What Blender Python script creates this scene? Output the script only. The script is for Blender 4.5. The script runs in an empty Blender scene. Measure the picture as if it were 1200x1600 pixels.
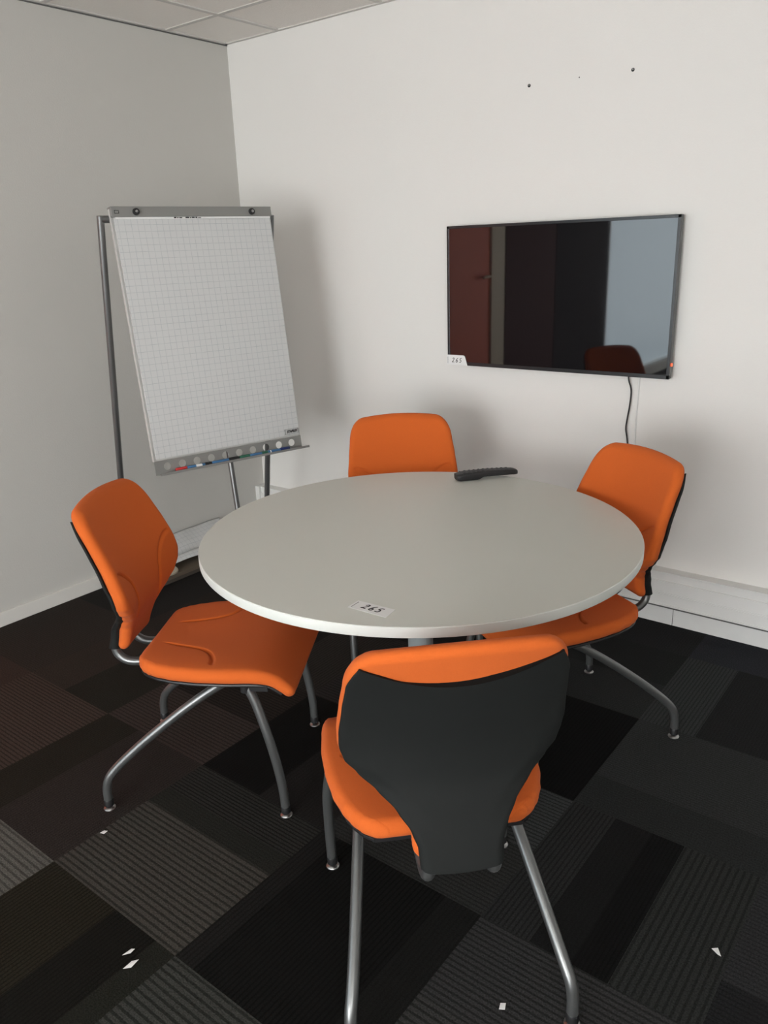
import bpy, bmesh, math, random
from mathutils import Vector, Matrix
random.seed(7)
SC = bpy.context.scene
COL = SC.collection
PI = math.pi

# ------------------------------------------------------------------ camera
cd = bpy.data.cameras.new('camera'); cam = bpy.data.objects.new('camera', cd); COL.objects.link(cam)
cam.location = (3.2539, -3.0134, 1.498)
cam.rotation_euler = (1.2498, 0.0337, 0.6578)
cd.sensor_fit = 'VERTICAL'; cd.sensor_height = 36.0; cd.lens = 36.0 * 1239.1 / 1600.0
cd.clip_start = 0.05
SC.camera = cam

# ------------------------------------------------------------------ light and exposure
WINDOW_STRENGTH = 16.6        # bright glazing behind and right of the viewer
SIDE_STRENGTH = 3.5           # added fill pane left of it, lifts the wall shadows
RIGHT_STRENGTH = 5.5         # added fill pane in the right wall, out of view
DIM_STRENGTH = 2.4           # dimmer frosted glazing left of it (seen mirrored in the screen)
WORLD_STRENGTH = 0.25
SC.view_settings.view_transform = 'Standard'
SC.view_settings.look = 'None'
SC.view_settings.gamma = 1.0
SC.view_settings.use_curve_mapping = False
SC.view_settings.exposure = 0.0
world = bpy.data.worlds.new('World'); SC.world = world; world.use_nodes = True
bg = world.node_tree.nodes['Background']
bg.inputs[0].default_value = (0.75, 0.85, 1.0, 1); bg.inputs[1].default_value = WORLD_STRENGTH

# ------------------------------------------------------------------ materials
def mat(name, col, rough=0.5, metal=0.0, bump=0.0, bscale=200.0, var=0.0, vscale=8.0, spec=0.5, emit=None, estr=0.0, sheen=0.0, coat=0.0):
    m = bpy.data.materials.new(name); m.use_nodes = True
    nt = m.node_tree; b = nt.nodes['Principled BSDF']
    b.inputs['Base Color'].default_value = (*col, 1); b.inputs['Roughness'].default_value = rough
    b.inputs['Metallic'].default_value = metal; b.inputs['Specular IOR Level'].default_value = spec
    if sheen: b.inputs['Sheen Weight'].default_value = sheen; b.inputs['Sheen Roughness'].default_value = 0.5
    if coat: b.inputs['Coat Weight'].default_value = coat; b.inputs['Coat Roughness'].default_value = 0.05
    if emit: b.inputs['Emission Color'].default_value = (*emit, 1); b.inputs['Emission Strength'].default_value = estr
    tc = nt.nodes.new('ShaderNodeTexCoord')
    if var:
        n = nt.nodes.new('ShaderNodeTexNoise'); n.inputs['Scale'].default_value = vscale; n.inputs['Detail'].default_value = 4
        nt.links.new(tc.outputs['Object'], n.inputs['Vector'])
        r = nt.nodes.new('ShaderNodeMapRange'); r.inputs['To Min'].default_value = 1 - var; r.inputs['To Max'].default_value = 1 + var
        nt.links.new(n.outputs['Fac'], r.inputs['Value'])
        mx = nt.nodes.new('ShaderNodeVectorMath'); mx.operation = 'SCALE'; mx.inputs[0].default_value = col
        nt.links.new(r.outputs[0], mx.inputs['Scale']); nt.links.new(mx.outputs[0], b.inputs['Base Color'])
    if bump:
        n2 = nt.nodes.new('ShaderNodeTexNoise'); n2.inputs['Scale'].default_value = bscale; n2.inputs['Detail'].default_value = 3
        nt.links.new(tc.outputs['Object'], n2.inputs['Vector'])
        bp = nt.nodes.new('ShaderNodeBump'); bp.inputs['Strength'].default_value = bump; bp.inputs['Distance'].default_value = 0.002
        nt.links.new(n2.outputs['Fac'], bp.inputs['Height']); nt.links.new(bp.outputs[0], b.inputs['Normal'])
    return m

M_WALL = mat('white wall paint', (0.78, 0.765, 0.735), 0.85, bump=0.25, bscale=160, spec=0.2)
M_WALLSHADE = mat('shade-toned wall paint', (0.575, 0.563, 0.53), 0.85, bump=0.25, bscale=160, spec=0.2)  # left wall: same paint, its dimmer light put into the colour
M_CEIL = mat('ceiling tile', (0.87, 0.835, 0.79), 0.95, bump=0.5, bscale=300, var=0.04, vscale=120, spec=0.1)
M_TEE = mat('ceiling grid', (0.62, 0.60, 0.57), 0.6)
M_BASE = mat('painted baseboard', (0.72, 0.70, 0.66), 0.5, var=0.03)
M_TRUNK = mat('white cable trunking', (0.76, 0.76, 0.74), 0.42, var=0.03, vscale=20)
M_DARKGAP = mat('dark joint', (0.12, 0.12, 0.115), 0.8)
M_ORANGE = mat('orange wool fabric', (0.62, 0.124, 0.022), 0.9, bump=0.35, bscale=900, var=0.05, vscale=300, spec=0.15, sheen=0.04)
M_SHELL = mat('dark grey plastic shell', (0.0105, 0.0118, 0.0113), 0.75, bump=0.15, bscale=700, spec=0.22)
M_BLACK = mat('black plastic', (0.012, 0.012, 0.013), 0.45)
M_TUBE = mat('silver painted steel tube', (0.19, 0.195, 0.195), 0.32, metal=0.75, bump=0.05, bscale=600)
M_CHROME = mat('chrome', (0.42, 0.42, 0.42), 0.3, metal=1.0)
M_TOP = mat('light grey laminate', (0.635, 0.64, 0.585), 0.38, bump=0.05, bscale=500, var=0.012, vscale=3, spec=0.4)
M_EDGE = mat('pale laminate edge band', (0.72, 0.74, 0.70), 0.4)
M_COLUMN = mat('grey blue painted steel', (0.33, 0.37, 0.38), 0.4, metal=0.2)
M_ALU = mat('grey anodised aluminium', (0.27, 0.27, 0.258), 0.5, metal=0.35)
M_PANEL = mat('pale grey flipchart board', (0.52, 0.52, 0.50), 0.4)
M_TVBODY = mat('black tv plastic', (0.02, 0.021, 0.023), 0.25, spec=0.5)
M_SCREEN = mat('glossy tv screen', (0.004, 0.004, 0.005), 0.03, spec=0.85)
M_PAPERW = mat('white paper', (0.80, 0.80, 0.79), 0.7)
M_INK = mat('black ink', (0.01, 0.01, 0.012), 0.6)
M_GREYINK = mat('grey ink', (0.22, 0.22, 0.22), 0.7)
M_CARD = mat('brown cardboard', (0.115, 0.088, 0.062), 0.9, var=0.08, vscale=30)
M_CARDDK = mat('cardboard side', (0.062, 0.05, 0.04), 0.9)
M_BEIGE = mat('beige card', (0.42, 0.36, 0.28), 0.85, var=0.05, vscale=60)
M_DOORRED = mat('red brown door', (0.85, 0.18, 0.09), 0.6)
M_MAROON = mat('dark maroon panel', (0.07, 0.016, 0.012), 0.8)
M_BEIGEPAINT = mat('beige painted frame', (0.78, 0.66, 0.50), 0.6)
M_LED = mat('red standby lamp', (0.5, 0.02, 0.01), 0.4, emit=(1.0, 0.10, 0.03), estr=2)
M_DAY = mat('daylit glazing', (0.8, 0.85, 0.9), 0.4, emit=(0.97, 0.985, 1.0), estr=WINDOW_STRENGTH)
M_SIDE = mat('side fill pane', (0.8, 0.82, 0.84), 0.5, emit=(1.0, 0.985, 0.95), estr=SIDE_STRENGTH)  # added emitter, softens shadows on the back wall
M_RIGHT = mat('right fill pane', (0.8, 0.82, 0.84), 0.5, emit=(1.0, 0.99, 0.96), estr=RIGHT_STRENGTH)  # added emitter, fills shadows from the right
M_DIM = mat('dim frosted glazing', (0.6, 0.66, 0.7), 0.4, emit=(0.74, 0.90, 1.0), estr=DIM_STRENGTH)
M_WHITEPL = mat('white plastic', (0.75, 0.75, 0.73), 0.4)
def pen(name, c): return mat(name, c, 0.35)
M_PRED = pen('red pen plastic', (0.50, 0.03, 0.03)); M_PBLUE = pen('blue pen plastic', (0.05, 0.16, 0.33))
M_PDBLUE = pen('dark blue pen plastic', (0.015, 0.03, 0.13)); M_PGREEN = pen('green pen plastic', (0.02, 0.12, 0.07))

def grid_paper():
    m = bpy.data.materials.new('squared flipchart paper'); m.use_nodes = True; nt = m.node_tree; b = nt.nodes['Principled BSDF']
    b.inputs['Roughness'].default_value = 0.6; b.inputs['Specular IOR Level'].default_value = 0.3
    uv = nt.nodes.new('ShaderNodeUVMap'); uv.uv_map = 'UVMap'
    sep = nt.nodes.new('ShaderNodeSeparateXYZ'); nt.links.new(uv.outputs[0], sep.inputs[0])
    outs = []
    for k in range(2):
        d = nt.nodes.new('ShaderNodeMath'); d.operation = 'MULTIPLY'; d.inputs[1].default_value = 1 / 0.025
        nt.links.new(sep.outputs[k], d.inputs[0])
        f = nt.nodes.new('ShaderNodeMath'); f.operation = 'FRACT'; nt.links.new(d.outputs[0], f.inputs[0])
        l = nt.nodes.new('ShaderNodeMath'); l.operation = 'LESS_THAN'; l.inputs[1].default_value = 0.07
        nt.links.new(f.outputs[0], l.inputs[0]); outs.append(l)
    mx = nt.nodes.new('ShaderNodeMath'); mx.operation = 'MAXIMUM'
    nt.links.new(outs[0].outputs[0], mx.inputs[0]); nt.links.new(outs[1].outputs[0], mx.inputs[1])
    n = nt.nodes.new('ShaderNodeTexNoise'); n.inputs['Scale'].default_value = 30
    nt.links.new(uv.outputs[0], n.inputs['Vector'])
    mm = nt.nodes.new('ShaderNodeMath'); mm.operation = 'MULTIPLY'; nt.links.new(mx.outputs[0], mm.inputs[0]); nt.links.new(n.outputs['Fac'], mm.inputs[1])
    c = nt.nodes.new('ShaderNodeMix'); c.data_type = 'RGBA'
    nt.links.new(mm.outputs[0], c.inputs['Factor'])
    c.inputs['A'].default_value = (0.60, 0.605, 0.60, 1); c.inputs['B'].default_value = (0.33, 0.36, 0.38, 1)
    nt.links.new(c.outputs['Result'], b.inputs['Base Color'])
    return m
M_GRID = grid_paper()

def carpet():
    m = bpy.data.materials.new('ribbed carpet tile'); m.use_nodes = True; nt = m.node_tree; b = nt.nodes['Principled BSDF']
    b.inputs['Roughness'].default_value = 0.95; b.inputs['Specular IOR Level'].default_value = 0.12
    at = nt.nodes.new('ShaderNodeAttribute'); at.attribute_name = 'tile'
    uv = nt.nodes.new('ShaderNodeUVMap'); uv.uv_map = 'UVMap'
    tc = nt.nodes.new('ShaderNodeTexCoord')
    # ribs run along u; v counts ribs; a stretched noise roughens them
    mp = nt.nodes.new('ShaderNodeMapping'); mp.inputs['Scale'].default_value = (90, 2.0, 1); nt.links.new(uv.outputs[0], mp.inputs[0])
    nz = nt.nodes.new('ShaderNodeTexNoise'); nz.inputs['Scale'].default_value = 1.0; nz.inputs['Detail'].default_value = 2; nt.links.new(mp.outputs[0], nz.inputs['Vector'])
    sep = nt.nodes.new('ShaderNodeSeparateXYZ'); nt.links.new(uv.outputs[0], sep.inputs[0])
    ad = nt.nodes.new('ShaderNodeMath'); ad.operation = 'MULTIPLY_ADD'; ad.inputs[1].default_value = 0.25
    nt.links.new(nz.outputs['Fac'], ad.inputs[0]); nt.links.new(sep.outputs[1], ad.inputs[2])
    ml = nt.nodes.new('ShaderNodeMath'); ml.operation = 'MULTIPLY'; ml.inputs[1].default_value = 2 * PI; nt.links.new(ad.outputs[0], ml.inputs[0])
    sn = nt.nodes.new('ShaderNodeMath'); sn.operation = 'SINE'; nt.links.new(ml.outputs[0], sn.inputs[0])
    mr = nt.nodes.new('ShaderNodeMapRange'); mr.inputs['From Min'].default_value = -0.7; mr.inputs['From Max'].default_value = -0.1
    mr.inputs['To Min'].default_value = 0; mr.inputs['To Max'].default_value = 1; mr.clamp = True; nt.links.new(sn.outputs[0], mr.inputs['Value'])
    # contrast in alpha: factor = 1 - a*(1-line)
    inv = nt.nodes.new('ShaderNodeMath'); inv.operation = 'SUBTRACT'; inv.inputs[0].default_value = 1; nt.links.new(mr.outputs[0], inv.inputs[1])
    pr0 = nt.nodes.new('ShaderNodeMath'); pr0.operation = 'MULTIPLY'; pr0.inputs[1].default_value = 0.74; nt.links.new(inv.outputs[0], pr0.inputs[0])
    pr = nt.nodes.new('ShaderNodeMath'); pr.operation = 'MULTIPLY'; nt.links.new(pr0.outputs[0], pr.inputs[0]); nt.links.new(at.outputs['Alpha'], pr.inputs[1])
    fc = nt.nodes.new('ShaderNodeMath'); fc.operation = 'SUBTRACT'; fc.inputs[0].default_value = 1; nt.links.new(pr.outputs[0], fc.inputs[1])
    n2 = nt.nodes.new('ShaderNodeTexNoise'); n2.inputs['Scale'].default_value = 260; n2.inputs['Detail'].default_value = 2; nt.links.new(tc.outputs['Object'], n2.inputs['Vector'])
    r2 = nt.nodes.new('ShaderNodeMapRange'); r2.inputs['From Min'].default_value = 0.3; r2.inputs['From Max'].default_value = 0.7; r2.inputs['To Min'].default_value = 0.6; r2.inputs['To Max'].default_value = 1.4; nt.links.new(n2.outputs['Fac'], r2.inputs['Value'])
    m3 = nt.nodes.new('ShaderNodeMath'); m3.operation = 'MULTIPLY'; nt.links.new(fc.outputs[0], m3.inputs[0]); nt.links.new(r2.outputs[0], m3.inputs[1])
    sc = nt.nodes.new('ShaderNodeVectorMath'); sc.operation = 'SCALE'; nt.links.new(at.outputs['Color'], sc.inputs[0]); nt.links.new(m3.outputs[0], sc.inputs['Scale'])
    nt.links.new(sc.outputs[0], b.inputs['Base Color'])
    bp = nt.nodes.new('ShaderNodeBump'); bp.inputs['Strength'].default_value = 0.35; bp.inputs['Distance'].default_value = 0.0015
    nt.links.new(m3.outputs[0], bp.inputs['Height']); nt.links.new(bp.outputs[0], b.inputs['Normal'])
    return m
M_CARPET = carpet()

# ------------------------------------------------------------------ helpers
def link(name, verts, faces, mats, parent=None, smooth=False, loc=None, fm=None, uvs=None):
    me = bpy.data.meshes.new(name); me.from_pydata([tuple(v) for v in verts], [], faces); me.update()
    if not isinstance(mats, (list, tuple)): mats = [mats]
    for m in mats: me.materials.append(m)
    if fm:
        for p, k in zip(me.polygons, fm): p.material_index = k
    if uvs:
        l = me.uv_layers.new(name='UVMap')
        for p in me.polygons:
            for li in p.loop_indices: l.data[li].uv = uvs[me.loops[li].vertex_index]
    if smooth:
        for p in me.polygons: p.use_smooth = True
    o = bpy.data.objects.new(name, me); COL.objects.link(o)
    if parent: o.parent = parent
    if loc is not None: o.location = loc
    return o
class MB:
    def __init__(s): s.v = []; s.f = []; s.m = []; s.k = 0
    def add(s, v, f):
        n = len(s.v); s.v += [tuple(x) for x in v]; s.f += [tuple(i + n for i in q) for q in f]; s.m += [s.k] * len(f)
    def box(s, a, b, M=None):
        v = [Vector((x, y, z)) for z in (a[2], b[2]) for y in (a[1], b[1]) for x in (a[0], b[0])]
        if M: v = [M @ q for q in v]
        s.add(v, [(0, 2, 3, 1), (4, 5, 7, 6), (0, 1, 5, 4), (2, 6, 7, 3), (0, 4, 6, 2), (1, 3, 7, 5)])
    def tube(s, pts, r, n=14, caps=True):
        pts = [Vector(p) for p in pts]; rs = r if isinstance(r, (list, tuple)) else [r] * len(pts)
        rings = []; up = None
        for i, p in enumerate(pts):
            t = (pts[min(i + 1, len(pts) - 1)] - pts[max(i - 1, 0)]).normalized()
            if up is None: up = t.orthogonal().normalized()
            up = (up - t * up.dot(t)).normalized(); sd = t.cross(up)
            rings.append([p + rs[i] * (math.cos(2 * PI * k / n) * up + math.sin(2 * PI * k / n) * sd) for k in range(n)])
        s.loft(rings, caps)
    def loft(s, rings, caps=True):
        n = len(rings[0]); v = [p for r in rings for p in r]; f = []
        for i in range(len(rings) - 1):
            for k in range(n):
                a = i * n + k; b = i * n + (k + 1) % n
                f.append((a, b, b + n, a + n))
        if caps: f.append(tuple(range(n - 1, -1, -1))); f.append(tuple((len(rings) - 1) * n + k for k in range(n)))
        s.add(v, f)
    def lathe(s, prof, c=(0, 0, 0), n=32, M=None):
        rings = [[Vector((c[0] + r * math.cos(2 * PI * k / n), c[1] + r * math.sin(2 * PI * k / n), c[2] + z)) for k in range(n)] for r, z in prof]
        if M: rings = [[M @ q for q in r] for r in rings]
        s.loft(rings)
    def build(s, name, mats, parent=None, smooth=False, bevel=0, loc=None):
        o = link(name, s.v, s.f, mats, parent, False, loc, s.m)
        bm = bmesh.new(); bm.from_mesh(o.data); bmesh.ops.recalc_face_normals(bm, faces=bm.faces); bm.to_mesh(o.data); bm.free()
        if bevel:
            md = o.modifiers.new('bevel', 'BEVEL'); md.width = bevel; md.segments = 2; md.limit_method = 'ANGLE'; md.angle_limit = 0.6
        if smooth:
            for p in o.data.polygons: p.use_smooth = True
            try: o.data.set_sharp_from_angle(angle=math.radians(40))
            except Exception: pass
        return o
def smoothpath(pts, n=6):
    pts = [Vector(p) for p in pts]; P = [2 * pts[0] - pts[1]] + pts + [2 * pts[-1] - pts[-2]]; out = []
    for i in range(1, len(P) - 2):
        for k in range(n):
            t = k / n; a, b, c, d = P[i - 1], P[i], P[i + 1], P[i + 2]
            out.append(0.5 * ((2 * b) + (c - a) * t + (2 * a - 5 * b + 4 * c - d) * t * t + (3 * b - a - 3 * c + d) * t ** 3))
    out.append(pts[-1]); return out
def interp(tab, x):
    if x <= tab[0][0]: return tab[0][1]
    for (a, b), (c, d) in zip(tab, tab[1:]):
        if x <= c:
            t = (x - a) / (c - a); t = t * t * (3 - 2 * t) * 0.5 + t * 0.5
            return b + (d - b) * t
    return tab[-1][1]
def struct(o): o['kind'] = 'structure'; return o
def tag(o, label, cat, group=None):
    o['label'] = label; o['category'] = cat
    if group: o['group'] = group
    return o
def thing(name, label, cat, loc=(0, 0, 0), rz=0, group=None):
    o = bpy.data.objects.new(name, None); COL.objects.link(o); o.location = loc; o.rotation_euler = (0, 0, rz); o.empty_display_size = 0.1
    return tag(o, label, cat, group)

# ------------------------------------------------------------------ room shell
RX, RY, H = 4.4, -8.0, 2.465
WX0, WX1, WZ0, WZ1 = 0.15, 4.35, 0.15, 2.40          # glazed opening in the wall behind the viewer, widened for the side fill pane
LY0, LY1 = -7.4, -4.9       # frosted window in the left wall
m = MB(); m.box((-0.12, LY1, 0), (0, 0.12, H)); m.box((-0.12, RY, 0), (0, LY0, H)); m.box((-0.12, LY0, 0), (0, LY1, 0.1)); m.box((-0.12, LY0, 2.3), (0, LY1, H)); struct(m.build('wall_left', M_WALLSHADE))
m = MB(); m.box((0, 0, 0), (RX, 0.12, H)); struct(m.build('wall_back', M_WALL))
QY0, QY1 = -5.6, -3.5       # opening for the added fill pane in the right wall
m = MB(); m.box((RX, QY1, 0), (RX + 0.12, 0.12, H)); m.box((RX, RY, 0), (RX + 0.12, QY0, H)); m.box((RX, QY0, 0), (RX + 0.12, QY1, 0.8)); m.box((RX, QY0, 2.3), (RX + 0.12, QY1, H)); struct(m.build('wall_right', M_WALL))
m = MB(); yb = RY - 0.12
m.box((-0.12, yb, 0), (WX0, RY, H)); m.box((WX1, yb, 0), (RX + 0.12, RY, H)); m.box((WX0, yb, 0), (WX1, RY, WZ0)); m.box((WX0, yb, WZ1), (WX1, RY, H))
struct(m.build('wall_front', M_WALL))

# suspended ceiling: tile field plus T-bars
m = MB(); m.box((-0.12, yb, H), (RX + 0.12, 0.12, H + 0.05)); m.k = 1
a0, b0 = 0.3697, 0.361; tw = 0.012; zt = H - 0.004
ys = []; y = -a0
while y > RY: ys.append(y); y -= 0.6
xs = []; x = b0
while x < RX: xs.append(x); x += 0.6
for y in ys: m.box((0, y - tw, zt), (RX, y + tw, H + 0.001))
for x in xs: m.box((x - tw, RY, zt - 0.0005), (x + tw, 0, H + 0.0005))
m.box((0, RY, zt - 0.001), (0.02, 0, H)); m.box((0, -0.02, zt - 0.001), (RX, 0, H)); m.box((RX - 0.02, RY, zt - 0.001), (RX, 0, H)); m.box((0, RY, zt - 0.001), (RX, RY + 0.02, H))
m.k = 2; m.box((0, RY, zt - 0.006), (0.004, 0, zt - 0.001))
struct(m.build('ceiling', [M_CEIL, M_TEE, M_DARKGAP]))

# carpet tiles 0.5 m, ribs turned a quarter from tile to tile, bands of different tone inside a tile
def g(c, k=1.0): return (c[0] * k, c[1] * k, c[2] * k)
def s2l(r, gg, b):
    f = lambda c: ((c / 255 + 0.055) / 1.055) ** 2.4 if c > 10 else c / 255 / 12.92
    return (f(r), f(gg), f(b))
K = 1.35   # photographed tone -> reflectance of the pile
TC = {  # (i,j): [(band end 0..1 across the ribs, tone, contrast, rib pitch)]
 (1, -1): [(.60, (54, 52, 48), .75, .016), (.74, (30, 30, 27), .25, .010), (1, (36, 35, 33), .85, .011)],
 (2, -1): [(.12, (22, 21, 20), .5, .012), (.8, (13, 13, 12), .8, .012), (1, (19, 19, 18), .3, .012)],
 (1, -2): [(.55, (30, 27, 20), .7, .011), (.86, (17, 16, 13), .6, .011), (1, (26, 26, 22), .1, .011)],
 (0, -1): [(.35, (30, 27, 22), .3, .010), (1, (38, 33, 31), .35, .010)],
 (0, -2): [(.5, (66, 65, 60), .6, .016), (1, (74, 73, 69), .6, .016)],
 (2, -2): [(1, (48, 49, 46), .75, .016)],
 (3, -1): [(.5, (46, 46, 45), .75, .016), (1, (44, 44, 44), .7, .014)],
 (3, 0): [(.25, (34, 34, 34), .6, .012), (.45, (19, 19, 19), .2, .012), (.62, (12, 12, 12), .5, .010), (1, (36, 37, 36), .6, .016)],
 (4, -1): [(1, (42, 43, 43), .4, .012)],
 (4, 0): [(.3, (26, 26, 27), .4, .012), (1, (38, 38, 39), .4, .012)],
 (3, 1): [(.3, (33, 34, 34), .2, .010), (1, (40, 41, 41), .35, .010)],
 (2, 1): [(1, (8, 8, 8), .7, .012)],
 (2, 0): [(.5, (38, 38, 37), .5, .012), (1, (48, 50, 50), .7, .013)],
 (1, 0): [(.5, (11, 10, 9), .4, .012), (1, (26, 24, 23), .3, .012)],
 (0, 0): [(.5, (48, 41, 38), .6, .014), (1, (34, 29, 26), .7, .013)],
 (-1, -1): [(1, (54, 45, 40), .65, .013)],
 (-1, 0): [(.45, (42, 36, 32), .3, .010), (1, (30, 28, 24), .3, .010)],
 (-1, 1): [(.5, (38, 33, 30), .3, .010), (1, (34, 30, 27), .3, .010)],
 (-2, 1): [(1, (30, 28, 27), .3, .010)], (-2, 2): [(1, (30, 28, 27), .3, .010)], (-1, 2): [(1, (28, 27, 26), .3, .010)], (0, 2): [(1, (26, 25, 24), .3, .010)], (1, 2): [(1, (24, 23, 23), .3, .010)],
 (-2, 0): [(1, (40, 35, 32), .3, .010)], (-2, -1): [(1, (48, 39, 35), .4, .010)],
 (0, 1): [(.5, (24, 22, 20), .2, .010), (1, (40, 37, 34), .6, .013)],
 (1, 1): [(1, (40, 37, 36), .6, .014)],
 (2, 2): [(.5, (34, 35, 35), .3, .010), (1, (27, 28, 28), .3, .010)],
 (3, 2): [(.36, (44, 46, 46), .5, .012), (1, (26, 26, 27), .2, .010)],
 (3, 3): [(1, (37, 38, 42), .25, .010)], (2, 3): [(1, (30, 30, 31), .2, .010)], (4, 2): [(.5, (27, 27, 28), .2, .010), (1, (36, 37, 38), .3, .012)],
 (4, 1): [(1, (38, 39, 39), .35, .010)], (5, 1): [(1, (36, 37, 37), .35, .010)], (4, 3): [(1, (34, 35, 37), .2, .010)]}
tones = [(40, 39, 38), (16, 15, 15), (28, 27, 26), (50, 48, 46), (34, 33, 33)]
fv, ff, fcol, fuv = [], [], [], []
OX, OY = 0.9954, -1.7391
i0, i1 = -3, 8; j0, j1 = -13, 4
for i in range(i0, i1):
    for j in range(j0, j1):
        bands = TC.get((i, j))
        if not bands:
            t = random.choice(tones); e = random.choice([.3, .5, .65])
            k2 = random.choice([.7, .85, 1.2]); t2 = tuple(c * k2 for c in t)
            bands = [(e, t, random.choice([.3, .6, .75]), .012), (1, t2, .4, random.choice([.010, .016]))]
        p = 0.0
        x0, y0 = OX + .5 * i, OY + .5 * j
        along_i = (i + j) % 2 == 0
        for e, t, c, pitch in bands:
            if along_i: q = [(x0, y0 + .5 * p), (x0 + .5, y0 + .5 * p), (x0 + .5, y0 + .5 * e), (x0, y0 + .5 * e)]
            else: q = [(x0 + .5 * p, y0), (x0 + .5 * e, y0), (x0 + .5 * e, y0 + .5), (x0 + .5 * p, y0 + .5)]
            n = len(fv)
            cx = [min(max(a, -0.12), RX + 0.12) for a, b in q]; cy = [min(max(b, RY - 0.12), 0.12) for a, b in q]
            if max(cx) - min(cx) < 1e-6 or max(cy) - min(cy) < 1e-6: p = e; continue
            fv += [(a, b, 0) for a, b in zip(cx, cy)]; ff.append((n, n + 1, n + 2, n + 3))
            l = s2l(*t); fcol.append((l[0] * K, l[1] * K, l[2] * K, c))
            if along_i: fuv.append([(a, b / pitch) for a, b in zip(cx, cy)])
            else: fuv.append([(b, a / pitch) for a, b in zip(cx, cy)])
            p = e
# underside so the floor has thickness
n = len(fv); X0, X1, Y0, Y1 = -0.12, RX + 0.12, RY - 0.12, 0.12
fl = link('floor', fv, ff, M_CARPET)
ca = fl.data.attributes.new('tile', 'FLOAT_COLOR', 'CORNER'); ul = fl.data.uv_layers.new(name='UVMap')
for pi, pl in enumerate(fl.data.polygons):
    for k, li in enumerate(pl.loop_indices):
        ca.data[li].color = fcol[pi]; ul.data[li].uv = fuv[pi][k]
struct(fl)

# baseboards
DY0, DY1 = -2.59, -1.74      # red door in the left wall
m = MB(); m.box((0, DY1 + 0.05, 0), (0.012, 0, 0.064)); struct(m.build('baseboard_left', M_BASE, bevel=0.002))
m = MB(); m.box((0, -0.014, 0), (RX, 0, 0.088)); struct(m.build('baseboard_back', M_TRUNK, bevel=0.002))
m = MB()
for x in (0.86, 2.357, 3.86): m.box((x - 0.001, -0.0155, 0.002), (x + 0.001, -0.013, 0.086))
m.box((0.0, -0.05, 0.0875), (RX, -0.004, 0.094))
struct(m.build('trim_1', M_DARKGAP))
# cable trunking along the back wall: body, raised cover with grooves, top ledge
m = MB(); m.box((0.0, -0.052, 0.094), (RX, 0, 0.240)); m.box((0, -0.060, 0.100), (RX, -0.05, 0.205))
m.box((0, -0.064, 0.1005), (RX, -0.055, 0.108)); m.box((0, -0.0625, 0.148), (RX, -0.055, 0.151)); m.box((0, -0.0625, 0.156), (RX, -0.055, 0.158))
m.box((0, -0.055, 0.234), (RX, -0.04, 0.2405)); m.box((0.0, -0.068, 0.09), (0.03, 0, 0.243))
struct(m.build('trim_2', M_TRUNK, bevel=0.0015))

# red door, its frame, and the dark doors further along the left wall (seen mirrored in the screen)
d = struct(link('door_1', [], [], M_DOORRED))
m = MB(); m.box((0.0, DY0, 0.005), (0.03, DY1, 2.08)); m.build('door_leaf', M_DOORRED, d, bevel=0.003)
m = MB(); m.tube([(0.03, DY0 + 0.06, 1.27), (0.07, DY0 + 0.06, 1.27), (0.075, DY0 + 0.08, 1.27), (0.075, DY0 + 0.17, 1.265)], 0.010); m.build('door_handle', M_BEIGEPAINT, d, smooth=True)
m = MB(); m.box((0.0, DY0 - 0.2, 0), (0.045, DY0, 2.28)); m.box((0.0, DY1, 0), (0.035, DY1 + 0.05, 2.13)); m.box((0, DY0, 2.08), (0.035, DY1, 2.13))
struct(m.build('trim_3', M_BEIGEPAINT, bevel=0.003))
d = struct(link('door_2', [], [], M_MAROON))
m = MB(); m.box((0.0, -3.70, 0.005), (0.03, -2.84, 2.25)); m.build('door_leaf', M_MAROON, d, bevel=0.003)
m = MB(); m.box((0.0, -4.85, 0.005), (0.03, -3.71, 2.25)); m.build('door_leaf', mat('dark brown panel', (0.018, 0.010, 0.009), 0.85), d, bevel=0.003)

# glazing behind the viewer, plus two added fill panes
w = struct(link('window_1', [], [], M_WHITEPL))
m = MB(); m.box((2.35, RY - 0.07, WZ0), (WX1, RY - 0.06, WZ1)); m.build('window_pane', M_DAY, w)
m = MB(); m.box((WX0, RY - 0.07, WZ0), (2.35, RY - 0.06, WZ1)); m.build('window_pane', M_SIDE, w)  # added glowing pane for soft fill
m = MB()
m.box((WX0, RY - 0.06, WZ0), (WX0 + 0.05, RY + 0.01, WZ1)); m.box((WX1 - 0.05, RY - 0.06, WZ0), (WX1, RY + 0.01, WZ1)); m.box((WX0, RY - 0.06, WZ0), (WX1, RY + 0.01, WZ0 + 0.05)); m.box((WX0, RY - 0.06, WZ1 - 0.05), (WX1, RY + 0.01, WZ1))
m.box((2.33, RY - 0.06, WZ0), (2.37, RY, WZ1)); m.box((3.33, RY - 0.06, WZ0), (3.37, RY, WZ1)); m.build('window_frame', M_WHITEPL, w)
w = struct(link('fill_pane_right', [], [], M_WHITEPL))  # unseen glowing pane and frame, added to lighten the shadows
m = MB(); m.box((RX + 0.07, QY0, 0.8), (RX + 0.08, QY1, 2.3)); m.build('window_pane', M_RIGHT, w)
m = MB(); m.box((RX - 0.005, QY0, 0.8), (RX + 0.07, QY0 + 0.04, 2.3)); m.box((RX - 0.005, QY1 - 0.04, 0.8), (RX + 0.07, QY1, 2.3)); m.box((RX - 0.005, QY0, 0.8), (RX + 0.07, QY1, 0.84)); m.box((RX - 0.005, QY0, 2.26), (RX + 0.07, QY1, 2.3)); m.build('window_frame', M_WHITEPL, w)
w = struct(link('window_2', [], [], M_WHITEPL))
m = MB(); m.box((-0.08, LY0, 0.1), (-0.07, LY1, 2.3)); m.build('window_pane', M_DIM, w)
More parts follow.
